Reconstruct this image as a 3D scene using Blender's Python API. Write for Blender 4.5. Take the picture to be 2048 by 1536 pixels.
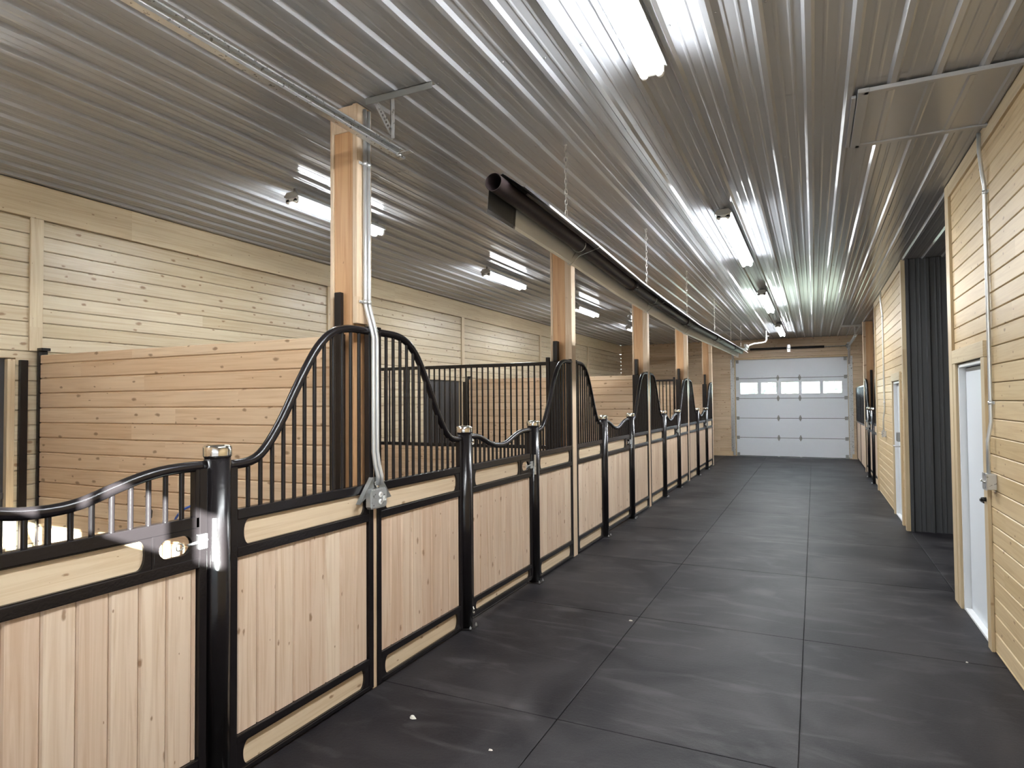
import bpy, math, random
from mathutils import Vector, Matrix
random.seed(7)
for o in list(bpy.data.objects): bpy.data.objects.remove(o)
SC = bpy.context.scene
COL = SC.collection
PI = math.pi

# ------------------------------------------------------------------ camera
F = 1270.0
H_EYE = 1.75
d = Vector((1628-1024, 798-768, F)).normalized()
roll = .008
u = Vector((-roll, -1.0, 0)); u.z = -(u.x*d.x+u.y*d.y)/d.z; u.normalize()
xr = d.cross(u)
if xr.x < 0: xr = -xr
R3 = Matrix((xr, d, u))                       # camera vector (x right, y down, z forward) -> world
cx = R3 @ Vector((1, 0, 0)); cy = R3 @ Vector((0, -1, 0)); cz = R3 @ Vector((0, 0, -1))
cam = bpy.data.cameras.new('camera'); camo = bpy.data.objects.new('camera', cam); COL.objects.link(camo)
M4 = Matrix((cx, cy, cz)).transposed().to_4x4(); M4.translation = Vector((0, 0, H_EYE))
camo.matrix_world = M4
cam.sensor_fit = 'HORIZONTAL'; cam.sensor_width = 36.0; cam.lens = F/2048*36; cam.clip_start = .02
SC.camera = camo

# ------------------------------------------------------------------ light and exposure
SC.view_settings.view_transform = 'Standard'; SC.view_settings.look = 'None'
SC.view_settings.gamma = 1; SC.view_settings.use_curve_mapping = False
SC.view_settings.exposure = 0.46
TUBE = 55.0
DOWN = 15.0      # watts leaving the underside of each four-foot tube
W = bpy.data.worlds.new('sky'); SC.world = W; W.use_nodes = True
bg = W.node_tree.nodes['Background']; bg.inputs[0].default_value = (.80, .90, 1, 1); bg.inputs[1].default_value = 8.0
sl = bpy.data.lights.new('sun', 'SUN'); sl.energy = 130; sl.angle = .010; sl.color = (1, .97, .93)
so = bpy.data.objects.new('sun', sl); COL.objects.link(so)
so.rotation_euler = Vector((-1.25, 1, -.47)).to_track_quat('-Z', 'Y').to_euler()

# ------------------------------------------------------------------ helpers
class MB:
    def __init__(s): s.v = []; s.f = []; s.sm = []
    def add(s, vs, fs, smooth=False):
        b = len(s.v); s.v += [tuple(p) for p in vs]
        for f in fs: s.f.append(tuple(i+b for i in f)); s.sm.append(smooth)
        return s
    def box(s, x0, x1, y0, y1, z0, z1, c=0):
        x0, x1 = min(x0, x1), max(x0, x1); y0, y1 = min(y0, y1), max(y0, y1); z0, z1 = min(z0, z1), max(z0, z1)
        if c <= 0:
            vs = [(x, y, z) for x in (x0, x1) for y in (y0, y1) for z in (z0, z1)]
            return s.add(vs, [(0,1,3,2),(4,6,7,5),(0,4,5,1),(2,3,7,6),(0,2,6,4),(1,5,7,3)])
        import bmesh
        bm = bmesh.new(); bmesh.ops.create_cube(bm, size=1)
        for v in bm.verts:
            v.co = Vector(((x0+x1)/2+v.co.x*(x1-x0), (y0+y1)/2+v.co.y*(y1-y0), (z0+z1)/2+v.co.z*(z1-z0)))
        bmesh.ops.bevel(bm, geom=list(bm.edges), offset=c, segments=2, affect='EDGES', profile=.5)
        bm.verts.index_update()
        s.add([v.co[:] for v in bm.verts], [[v.index for v in f.verts] for f in bm.faces]); bm.free()
        return s
    def tube(s, pts, r, n=10, cap=True, rr=None, smooth=True):
        pts = [Vector(p) for p in pts]; k = len(pts); vs = []; fs = []
        t0 = (pts[1]-pts[0]).normalized()
        ref = Vector((0, 0, 1)) if abs(t0.z) < .9 else Vector((1, 0, 0))
        nrm = (ref-t0*ref.dot(t0)).normalized()
        for i, p in enumerate(pts):
            a = pts[max(i-1, 0)]; b = pts[min(i+1, k-1)]
            t = (b-a).normalized()
            nrm = (nrm-t*nrm.dot(t)).normalized(); bn = t.cross(nrm)
            q = rr[i] if rr else r
            for j in range(n):
                an = 2*PI*j/n; vs.append(p+nrm*q*math.cos(an)+bn*q*math.sin(an))
        for i in range(k-1):
            for j in range(n):
                fs.append((i*n+j, i*n+(j+1) % n, (i+1)*n+(j+1) % n, (i+1)*n+j))
        s.add(vs, fs, smooth)
        if cap:
            b = len(s.v)-k*n
            s.f.append(tuple(b+j for j in range(n))[::-1]); s.sm.append(False)
            s.f.append(tuple(b+(k-1)*n+j for j in range(n))); s.sm.append(False)
        return s
    def lathe(s, prof, c, n=20, axis='z', smooth=True):
        vs = []; fs = []; k = len(prof)
        for r, h in prof:
            for j in range(n):
                a = 2*PI*j/n; p, q = r*math.cos(a), r*math.sin(a)
                if axis == 'z': vs.append((c[0]+p, c[1]+q, c[2]+h))
                elif axis == 'x': vs.append((c[0]+h, c[1]+p, c[2]+q))
                else: vs.append((c[0]+q, c[1]+h, c[2]+p))
        for i in range(k-1):
            for j in range(n): fs.append((i*n+j, i*n+(j+1) % n, (i+1)*n+(j+1) % n, (i+1)*n+j))
        s.add(vs, fs, smooth)
        b = len(s.v)-k*n
        if prof[0][0] > 1e-5: s.f.append(tuple(b+j for j in range(n))[::-1]); s.sm.append(False)
        if prof[-1][0] > 1e-5: s.f.append(tuple(b+(k-1)*n+j for j in range(n))); s.sm.append(False)
        return s
    def extr(s, poly, axis, a0, a1, closed=True, smooth=False):
        """poly = 2-D points in the other two axes (cyclic order x,y,z), extruded along axis"""
        def P(p, a):
            return {'x': (a, p[0], p[1]), 'y': (p[0], a, p[1]), 'z': (p[0], p[1], a)}[axis]
        n = len(poly); vs = [P(p, a0) for p in poly]+[P(p, a1) for p in poly]
        m = n if closed else n-1
        fs = [(i, (i+1) % n, n+(i+1) % n, n+i) for i in range(m)]
        if closed: fs += [tuple(range(n))[::-1], tuple(range(n, 2*n))]
        return s.add(vs, fs, smooth)
    def build(s, name, mat, parent=None, label=None, loc=None, bevel=0):
        me = bpy.data.meshes.new(name)
        off = Vector((0, 0, 0))
        if parent is not None:
            p = parent; off = Vector((0, 0, 0))
            while p is not None: off += p.location; p = p.parent
        elif loc is not None: off = Vector(loc)
        me.from_pydata([tuple(Vector(v)-off) for v in s.v], [], s.f)
        for p, sm in zip(me.polygons, s.sm): p.use_smooth = sm
        import bmesh
        bm = bmesh.new(); bm.from_mesh(me); bmesh.ops.recalc_face_normals(bm, faces=bm.faces); bm.to_mesh(me); bm.free()
        me.materials.append(mat)
        o = bpy.data.objects.new(name, me); COL.objects.link(o)
        if parent is not None: o.parent = parent
        elif loc is not None: o.location = loc
        if label: o['label'] = label
        return o

def tag(o, label, cat, group=None):
    o['label'] = label; o['category'] = cat
    if group: o['group'] = group
    return o
def thing(name, label, cat, loc=(0, 0, 0), group=None):
    o = bpy.data.objects.new(name, None); COL.objects.link(o); o.location = loc; o.empty_display_size = .1
    return tag(o, label, cat, group)
def struct(o): o['kind'] = 'structure'; return o
def sempty(name, loc):
    o = bpy.data.objects.new(name, None); COL.objects.link(o); o.location = loc; return struct(o)
def children(o): return [c for c in bpy.data.objects if c.parent == o]
def copy_tree(o, parent=None, kids=None):
    c = o.copy(); COL.objects.link(c); c.parent = parent
    for ch in children(o): copy_tree(ch, c)
    return c

# ------------------------------------------------------------------ materials
def new(name):
    m = bpy.data.materials.new(name); m.use_nodes = True
    nt = m.node_tree; b = nt.nodes['Principled BSDF']; return m, nt, b
def N(nt, t, **k):
    n = nt.nodes.new(t)
    for a, v in k.items(): setattr(n, a, v)
    return n
def simple(name, col, rough=.5, metal=0, spec=.5, bump=0, bscale=60, var=0):
    m, nt, b = new(name); L = nt.links
    b.inputs['Base Color'].default_value = (*col, 1); b.inputs['Roughness'].default_value = rough
    b.inputs['Metallic'].default_value = metal; b.inputs['Specular IOR Level'].default_value = spec
    g = N(nt, 'ShaderNodeNewGeometry')
    if bump or var:
        no = N(nt, 'ShaderNodeTexNoise'); no.inputs['Scale'].default_value = bscale; no.inputs['Detail'].default_value = 3
        L.new(g.outputs['Position'], no.inputs['Vector'])
        if bump:
            bp = N(nt, 'ShaderNodeBump'); bp.inputs['Strength'].default_value = bump; bp.inputs['Distance'].default_value = .003
            L.new(no.outputs['Fac'], bp.inputs['Height']); L.new(bp.outputs['Normal'], b.inputs['Normal'])
        if var:
            mr = N(nt, 'ShaderNodeMapRange'); mr.inputs['To Min'].default_value = max(rough-var, .03); mr.inputs['To Max'].default_value = rough+var
            L.new(no.outputs['Fac'], mr.inputs['Value']); L.new(mr.outputs['Result'], b.inputs['Roughness'])
    return m
def math_(nt, op, a, b=None, c=None):
    n = N(nt, 'ShaderNodeMath', operation=op)
    for i, x in enumerate((a, b, c)):
        if x is None: continue
        if isinstance(x, (int, float)): n.inputs[i].default_value = x
        else: nt.links.new(x, n.inputs[i])
    return n.outputs[0]
def wood(name, ca, cb, grain, board, bw, off=0.0, knot=(.24, .13, .065), rough=.45, seg=2.6, knots=1.0, kscale=1.0, streak=.5):
    """pine boards: grain and board are axis letters (world), bw is the board width"""
    m, nt, b = new(name); L = nt.links
    g = N(nt, 'ShaderNodeNewGeometry'); sp = N(nt, 'ShaderNodeSeparateXYZ'); L.new(g.outputs['Position'], sp.inputs[0])
    ax = {'x': sp.outputs[0], 'y': sp.outputs[1], 'z': sp.outputs[2]}
    third = [a for a in 'xyz' if a not in (grain, board)][0]
    bi = math_(nt, 'FLOOR', math_(nt, 'DIVIDE', math_(nt, 'SUBTRACT', ax[board], off), bw))
    wn = N(nt, 'ShaderNodeTexWhiteNoise', noise_dimensions='1D'); L.new(bi, wn.inputs['W'])
    # lengthwise joints
    sg = math_(nt, 'FLOOR', math_(nt, 'ADD', math_(nt, 'DIVIDE', ax[grain], seg), math_(nt, 'MULTIPLY', wn.outputs['Value'], 7.0)))
    wn2 = N(nt, 'ShaderNodeTexWhiteNoise', noise_dimensions='2D')
    cv = N(nt, 'ShaderNodeCombineXYZ'); L.new(bi, cv.inputs[0]); L.new(sg, cv.inputs[1]); L.new(cv.outputs[0], wn2.inputs['Vector'])
    r = wn2.outputs['Value']
    # local coordinates: x = along grain, y = across, z = depth, shifted per board
    loc = N(nt, 'ShaderNodeCombineXYZ')
    L.new(math_(nt, 'ADD', ax[grain], math_(nt, 'MULTIPLY', r, 37.0)), loc.inputs[0])
    L.new(math_(nt, 'ADD', ax[board], math_(nt, 'MULTIPLY', r, 11.0)), loc.inputs[1]); L.new(ax[third], loc.inputs[2])
    mp = N(nt, 'ShaderNodeMapping'); mp.inputs['Scale'].default_value = (1.1, 30, 30); L.new(loc.outputs[0], mp.inputs['Vector'])
    n1 = N(nt, 'ShaderNodeTexNoise'); n1.inputs['Scale'].default_value = 1; n1.inputs['Detail'].default_value = 4; n1.inputs['Distortion'].default_value = 1.4
    L.new(mp.outputs[0], n1.inputs['Vector'])
    mp3 = N(nt, 'ShaderNodeMapping'); mp3.inputs['Scale'].default_value = (.6, 9, 9); L.new(loc.outputs[0], mp3.inputs['Vector'])
    n3 = N(nt, 'ShaderNodeTexNoise'); n3.inputs['Scale'].default_value = 1; n3.inputs['Detail'].default_value = 2; L.new(mp3.outputs[0], n3.inputs['Vector'])
    # knots
    mp2 = N(nt, 'ShaderNodeMapping'); mp2.inputs['Scale'].default_value = (4.4*kscale, 9.5*kscale, 0.0); L.new(loc.outputs[0], mp2.inputs['Vector'])
    wob = N(nt, 'ShaderNodeTexNoise'); wob.inputs['Scale'].default_value = 26; wob.inputs['Detail'].default_value = 2; L.new(loc.outputs[0], wob.inputs['Vector'])
    wv = N(nt, 'ShaderNodeVectorMath', operation='MULTIPLY_ADD'); wv.inputs[1].default_value = (.14, .14, 0); L.new(wob.outputs['Color'], wv.inputs[0]); L.new(mp2.outputs[0], wv.inputs[2])
    vo = N(nt, 'ShaderNodeTexVoronoi', voronoi_dimensions='2D'); vo.inputs['Scale'].default_value = 1; L.new(wv.outputs[0], vo.inputs['Vector'])
    pres = N(nt, 'ShaderNodeSeparateColor'); L.new(vo.outputs['Color'], pres.inputs[0])
    size = math_(nt, 'MULTIPLY', math_(nt, 'MAXIMUM', math_(nt, 'SUBTRACT', pres.outputs[0], .42), 0.0), .20*knots)
    kd = math_(nt, 'DIVIDE', vo.outputs['Distance'], math_(nt, 'ADD', size, .0005))
    kr = N(nt, 'ShaderNodeMapRange'); kr.interpolation_type = 'SMOOTHSTEP'
    kr.inputs['From Min'].default_value = .55; kr.inputs['From Max'].default_value = 1.6; kr.inputs['To Min'].default_value = .8; kr.inputs['To Max'].default_value = 0
    L.new(kd, kr.inputs['Value'])
    base = N(nt, 'ShaderNodeMix', data_type='RGBA'); base.inputs['A'].default_value = (*ca, 1); base.inputs['B'].default_value = (*cb, 1)
    fac = math_(nt, 'ADD', math_(nt, 'MULTIPLY', r, .8), math_(nt, 'MULTIPLY', math_(nt, 'SUBTRACT', n3.outputs['Fac'], .35), .9))
    L.new(fac, base.inputs['Factor'])
    gr = N(nt, 'ShaderNodeMix', data_type='RGBA', blend_type='MULTIPLY')
    gr.inputs['B'].default_value = (.68, .55, .43, 1)
    gf = N(nt, 'ShaderNodeMapRange'); gf.inputs['From Min'].default_value = .42; gf.inputs['From Max'].default_value = .72; gf.inputs['To Max'].default_value = streak
    L.new(n1.outputs['Fac'], gf.inputs['Value']); L.new(gf.outputs['Result'], gr.inputs['Factor']); L.new(base.outputs['Result'], gr.inputs['A'])
    kn = N(nt, 'ShaderNodeMix', data_type='RGBA'); kn.inputs['B'].default_value = (*knot, 1)
    L.new(kr.outputs['Result'], kn.inputs['Factor']); L.new(gr.outputs['Result'], kn.inputs['A'])
    L.new(kn.outputs['Result'], b.inputs['Base Color'])
    b.inputs['Roughness'].default_value = rough; b.inputs['Specular IOR Level'].default_value = .35
    bp = N(nt, 'ShaderNodeBump'); bp.inputs['Strength'].default_value = .25; bp.inputs['Distance'].default_value = .002
    L.new(n1.outputs['Fac'], bp.inputs['Height']); L.new(bp.outputs['Normal'], b.inputs['Normal'])
    return m
BW = .122
CY = ((.66, .57, .42), (.56, .46, .31))
M = {}
M['rear'] = wood('wood_rear_wall', *CY, 'y', 'z', BW, .0, rough=.3)
M['far'] = wood('wood_far_wall', (.68, .53, .38), (.56, .42, .28), 'x', 'z', BW, 0, rough=.4)
M['right'] = wood('wood_right_wall', (.66, .51, .31), (.56, .42, .23), 'y', 'z', BW, .02, knots=.7)
M['part'] = wood('wood_partition', (.78, .60, .42), (.68, .48, .31), 'x', 'z', BW, .02, knots=.9)
M['plank'] = wood('wood_plank', (.74, .60, .47), (.62, .46, .345), 'z', 'y', .1205, 0, knots=.8, streak=.6, seg=60)
M['strip'] = wood('wood_strip', (.76, .63, .48), (.66, .52, .36), 'y', 'z', 3, 0, knots=.7, seg=60)
M['timber'] = wood('wood_timber', (.62, .38, .2), (.55, .32, .16), 'z', 'x', 3, 0.5, knots=.8, streak=.7)
M['facing'] = wood('wood_facing', (.70, .56, .41), (.63, .48, .33), 'z', 'y', 3.63, 1, knots=.6)
M['trimz'] = wood('wood_trim_upright', (.68, .57, .40), (.62, .50, .34), 'z', 'y', 3.63, .2, knots=.4)
M['trimy'] = wood('wood_trim_level', (.70, .59, .41), (.62, .50, .33), 'y', 'z', 3, 1, knots=.35, seg=4.2)
M['trimx'] = wood('wood_trim_cross', (.66, .52, .34), (.56, .42, .26), 'x', 'z', 3, 1, knots=.4)
M['rtrimz'] = wood('wood_right_trim', (.60, .49, .32), (.52, .41, .26), 'z', 'y', 9, 1, knots=.5)
M['rtrimy'] = wood('wood_right_trim_level', (.60, .49, .32), (.52, .41, .26), 'y', 'z', 9, 1, knots=.4)
M['black'] = simple('black_powder_coat', (.010, .008, .009), .24, 0, .45, bump=.12, bscale=90, var=.05)
M['blackflat'] = simple('black_steel', (.014, .012, .012), .35, 0, .5)
M['chrome'] = simple('chrome', (.8, .78, .74), .12, 1)
M['galv'] = simple('galvanized_steel', (.60, .61, .62), .3, .7, bump=.1, bscale=40, var=.1)
M['emt'] = simple('conduit_steel', (.74, .76, .78), .3, .65)
M['steelgrey'] = simple('grey_steel_plate', (.27, .27, .26), .4, .5)
M['white'] = simple('white_paint', (.74, .75, .76), .4)
M['fixture'] = simple('fixture_enamel', (.38, .39, .38), .45)
M['whited'] = simple('white_door', (.70, .74, .79), .35)
M['garage'] = simple('white_garage_panel', (.66, .69, .74), .38, bump=.25, bscale=180)
M['plastic'] = simple('white_plastic', (.8, .8, .78), .3)
M['hs'] = simple('dark_tube_steel', (.035, .024, .024), .42, .3, var=.08)
M['alu'] = simple('aluminium_reflector', (.85, .85, .84), .35, .45, bump=.3, bscale=9)
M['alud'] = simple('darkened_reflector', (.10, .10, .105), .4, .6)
M['wire'] = simple('wire_zinc', (.6, .6, .58), .35, .9)
M['dark'] = simple('dark_metal_siding', (.062, .064, .068), .38, .1)
M['darkdoor'] = simple('dark_door_sheet', (.05, .05, .055), .5)
M['rubber'] = simple('black_rubber', (.01, .01, .01), .6)
M['concrete'] = simple('concrete', (.3, .28, .26), .8, bump=.3, bscale=30)
M['rope'] = simple('blue_rope', (.05, .12, .5), .7)
M['paper'] = simple('pale_scrap', (.7, .68, .62), .8)
M['grass'] = simple('grass', (.22, .24, .19), .9)
M['leaf'] = simple('foliage', (.30, .36, .31), .8)
M['brass'] = simple('black_lever', (.02, .02, .02), .3, .6)
M['alufoil'] = simple('white_flue', (.75, .72, .66), .5)

def emis(name, col, s):
    m, nt, b = new(name); b.inputs['Base Color'].default_value = (.9, .9, .9, 1)
    b.inputs['Emission Color'].default_value = (*col, 1); b.inputs['Emission Strength'].default_value = s; return m
M['tube'] = emis('fluorescent_tube', (.94, .98, 1.0), TUBE)
M['tube4'] = emis('fluorescent_tube_stall', (.94, .98, 1.0), TUBE*.6)

def glass():
    m = bpy.data.materials.new('window_glass'); m.use_nodes = True; nt = m.node_tree; nt.nodes.clear()
    o = N(nt, 'ShaderNodeOutputMaterial'); t = N(nt, 'ShaderNodeBsdfTransparent'); g = N(nt, 'ShaderNodeBsdfGlossy'); g.inputs['Roughness'].default_value = .05
    t.inputs[0].default_value = (.93, .99, .97, 1)
    mx = N(nt, 'ShaderNodeMixShader'); mx.inputs[0].default_value = .05
    nt.links.new(t.outputs[0], mx.inputs[1]); nt.links.new(g.outputs[0], mx.inputs[2]); nt.links.new(mx.outputs[0], o.inputs[0])
    return m
M['glass'] = glass()

def ceil_mat():
    m, nt, b = new('ceiling_steel'); L = nt.links
    g = N(nt, 'ShaderNodeNewGeometry'); mp = N(nt, 'ShaderNodeMapping'); mp.inputs['Scale'].default_value = (1.2, .5, 1); L.new(g.outputs['Position'], mp.inputs[0])
    no = N(nt, 'ShaderNodeTexNoise'); no.inputs['Scale'].default_value = 1.5; L.new(mp.outputs[0], no.inputs['Vector'])
    bp = N(nt, 'ShaderNodeBump'); bp.inputs['Strength'].default_value = .35; bp.inputs['Distance'].default_value = .02
    bp.inputs['Strength'].default_value = .15; L.new(no.outputs['Fac'], bp.inputs['Height']); L.new(bp.outputs[0], b.inputs['Normal'])
    b.inputs['Base Color'].default_value = (.42, .43, .455, 1); b.inputs['Roughness'].default_value = .17; b.inputs['Specular IOR Level'].default_value = .4
    return m
M['ceil'] = ceil_mat()

def floor_mat():
    m, nt, b = new('rubber_floor_mats'); L = nt.links
    g = N(nt, 'ShaderNodeNewGeometry'); P = g.outputs['Position']; sp = N(nt, 'ShaderNodeSeparateXYZ'); L.new(P, sp.inputs[0])
    cv = N(nt, 'ShaderNodeCombineXYZ')
    L.new(math_(nt, 'FLOOR', math_(nt, 'DIVIDE', math_(nt, 'ADD', sp.outputs[0], .1), 1.21)), cv.inputs[0])
    L.new(math_(nt, 'FLOOR', math_(nt, 'DIVIDE', math_(nt, 'SUBTRACT', sp.outputs[1], 5.12), 1.82)), cv.inputs[1])
    wn = N(nt, 'ShaderNodeTexWhiteNoise', noise_dimensions='2D'); L.new(cv.outputs[0], wn.inputs['Vector'])
    def noise(scale, det, dist=0, sc=(1, 1, 1)):
        mp = N(nt, 'ShaderNodeMapping'); mp.inputs['Scale'].default_value = sc; L.new(P, mp.inputs[0])
        n = N(nt, 'ShaderNodeTexNoise'); n.inputs['Scale'].default_value = scale; n.inputs['Detail'].default_value = det; n.inputs['Distortion'].default_value = dist
        L.new(mp.outputs[0], n.inputs['Vector']); return n.outputs['Fac']
    dust = noise(1.1, 6, 1.2); fine = noise(55, 2); sweep = noise(2.3, 4, 1.8, (.5, 1.6, 1)); speck = noise(230, 1)
    c = N(nt, 'ShaderNodeMix', data_type='RGBA'); c.inputs['A'].default_value = (.005, .004, .0065, 1); c.inputs['B'].default_value = (.056, .052, .055, 1)
    f = math_(nt, 'ADD', math_(nt, 'MULTIPLY', math_(nt, 'SUBTRACT', dust, .36), 1.7), math_(nt, 'MULTIPLY', wn.outputs['Value'], .12))
    sw = N(nt, 'ShaderNodeMapRange'); sw.inputs['From Min'].default_value = .55; sw.inputs['From Max'].default_value = .70; sw.inputs['To Max'].default_value = .5; L.new(sweep, sw.inputs['Value'])
    f = math_(nt, 'ADD', f, sw.outputs['Result'])
    f = math_(nt, 'ADD', f, math_(nt, 'MULTIPLY', math_(nt, 'SUBTRACT', speck, .5), .5))
    cl = N(nt, 'ShaderNodeClamp'); L.new(f, cl.inputs[0]); L.new(cl.outputs[0], c.inputs['Factor']); L.new(c.outputs['Result'], b.inputs['Base Color'])
    b.inputs['Roughness'].default_value = .52; b.inputs['Specular IOR Level'].default_value = .18
    bp = N(nt, 'ShaderNodeBump'); bp.inputs['Strength'].default_value = .5; bp.inputs['Distance'].default_value = .002
    L.new(math_(nt, 'ADD', fine, speck), bp.inputs['Height']); L.new(bp.outputs[0], b.inputs['Normal'])
    return m
M['floor'] = floor_mat()

# ------------------------------------------------------------------ dimensions
XS = -2.48      # plane of the stall fronts
XR = 1.094      # right wall face
XB = -5.85      # rear wall face
HC = 3.6
YN = -.14       # near door plane
YF = 20.9
PITCH = 3.63
T0 = 3.2
TIM = [T0+PITCH*k for k in range(5)]     # timber posts

def boards(mb, axis, a0, a1, across, c0, c1, face, back, w=BW, off=0.0, ch=.005, gap=.004):
    """boards running along `axis`; stacked along `across` ('y' or 'z'/'x'), V-jointed on the face side"""
    s = 1 if face > back else -1
    k = math.floor((c0-off)/w+1e-6)
    while off+k*w < c1-1e-6:
        p0 = max(off+k*w, c0); p1 = min(off+(k+1)*w, c1); k += 1
        if p1-p0 < .012: continue
        p0 += gap/2; p1 -= gap/2
        prof = [(p0, back), (p0, face-s*ch), (p0+ch, face), (p1-ch, face), (p1, face-s*ch), (p1, back)]
        if axis == 'y': mb.extr([(q[1], q[0]) for q in prof], 'y', a0, a1)       # across z, face along x
        elif axis == 'x': mb.extr([(q[1], q[0]) for q in prof], 'x', a0, a1)     # across z, face along y
        elif axis == 'z': mb.extr([(q[1], q[0]) for q in prof], 'z', a0, a1)     # across y, face along x
    return mb

# ------------------------------------------------------------------ setting: floor
def floor_():
    mb = MB(); g = .0022
    mb.box(XB-.1, 4.2, YN-.1, YF+.1, -.12, -.012)
    o1 = None
    xs = [-2.52, -1.31, -.1, 1.11]
    for i in range(3):
        y = 5.12-1.82*3 - (0 if i == 1 else 0)
        while y < YF:
            y0 = max(y, YN-.05); y1 = min(y+1.82, YF+.05)
            if y1-y0 > .05: mb.box(xs[i]+g, xs[i+1]-g, y0+g, y1-g, -.012, 0, .003)
            y += 1.82
    for (x0, x1) in ((1.11, 2.32), (2.32, 3.53)):     # side passage
        for y0, y1 in ((6.2, 8.0), (8.0, 9.86)): mb.box(x0+g, x1-g, y0+g, y1-g, -.012, 0, .003)
    mb.box(XB, -2.525, YN, YF, -.012, -.001)
    mb.box(1.115, 4.1, YN, 6.195, -.012, -.001); mb.box(1.115, 4.1, 9.87, YF, -.012, -.001)
    return struct(mb.build('floor', M['floor']))
floor_()

# ceiling: ribbed liner steel in overlapping sheets
def ceiling_():
    mb = MB(); cuts = [YN-.05, 4.2, 8.95, 13.7, 18.45, YF+.05]
    sp = .2214; X0 = .008
    for j in range(len(cuts)-1):
        z = HC + (.0 if j % 2 else .0035)
        y0, y1 = cuts[j]-.02, cuts[j+1]+.02
        line = []
        k = math.floor((XB-.1-X0)/sp)
        while X0+k*sp < 4.0:
            x = X0+k*sp
            line += [(x-.030, z), (x-.014, z-.019), (x+.014, z-.019), (x+.030, z)]
            for q in (sp/3+.004, 2*sp/3-.004):
                line += [(x+q-.012, z), (x+q-.004, z-.0025), (x+q+.004, z-.0025), (x+q+.012, z)]
            k += 1
        n = len(line)
        prof = line+[(line[-1][0], z+.004), (line[0][0], z+.004)]
        vs = []; fs = []
        for (x, zz) in line: vs += [(x, y0, zz), (x, y1, zz)]
        for i in range(n-1): fs.append((2*i, 2*i+1, 2*i+3, 2*i+2))
        mb.add(vs, fs)
        mb.box(line[0][0], line[-1][0], y0, y1, z+.03, z+.04)
    # screw heads beside the ribs
    rs = random.Random(3)
    for y in (1.35, 3.1, 5.2, 7.4, 9.8):
        for k in range(-12, 8):
            mb.lathe([(.0, -.006), (.006, -.004), (.007, 0)], (X0+k*sp+.045, y+rs.uniform(-.04, .04), HC+.001), 6)
    o = mb.build('ceiling', M['ceil']); return struct(o)
ceiling_()

# ------------------------------------------------------------------ rear wall (left in the photograph) with stall doors
doors_rear = []
mb = MB()
spans = []; y = YN
for T in TIM:
    d0, d1 = T-1.52, T-.28
    spans.append((y, d0, 0)); spans.append((d0, d1, 2.13)); y = d1
spans.append((y, YF, 0))
for a, b_, z0 in spans: boards(mb, 'y', a, b_, 'z', z0, HC-.3, XB, XB-.04)
mb.box(XB-.05, XB-.04, YN, YF, 2.3, HC+.05)
for a, b_, z0 in spans:
    if z0 == 0: mb.box(XB-.05, XB-.04, a, b_, 0, 2.3)
mb.box(XB-.13, XB-.12, YN, YF, 0, HC+.05)
struct(mb.build('wall_left', M['rear']))
mb = MB(); mb.box(XB-.04, XB+.012, YN, YF, HC-.29, HC-.004, .003)
struct(mb.build('trim_1', M['trimy']))
n = 1
for i, y in enumerate([3.06, 6.62, 10.19, 13.87, 17.38, -.05]):
    n += 1
    mb = MB(); mb.box(XB, XB+.02, y-.05, y+.05, 2.2 if i < 5 else 0, HC-.292, .003)
    struct(mb.build('trim_%d' % n, M['trimz']))
dn = 4
for i, T in enumerate(TIM):
    dn += 1; d0, d1 = T-1.52, T-.28
    e = sempty('door_%d' % dn, (XB, (d0+d1)/2, 0))
    p = MB(); p.box(XB-.075, XB-.045, d0+.02, d1-.05, .0, 2.13)
    p.build('door_panel', M['darkdoor'], e)
    p = MB()
    for k in range(9):
        yy = d0+.1+k*.12; p.box(XB-.045, XB-.038, yy, yy+.02, .06, 2.1)
    p.box(XB-.045, XB-.03, d0+.02, d1-.06, 1.0, 1.05)
    p.build('door_rib', M['darkdoor'], e)
    p = MB(); p.box(XB-.09, XB+.0, d1-.055, d1+.0, 0, 2.125, .003); p.box(XB-.09, XB, d0, d0+.03, 0, 2.125); p.build('door_jamb', M['trimz'], e)
    p = MB(); p.box(XB-.0, XB+.03, d1+.02, d1+.08, 0, 2.12, .004); p.build('steel_post', M['black'], e)

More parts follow.
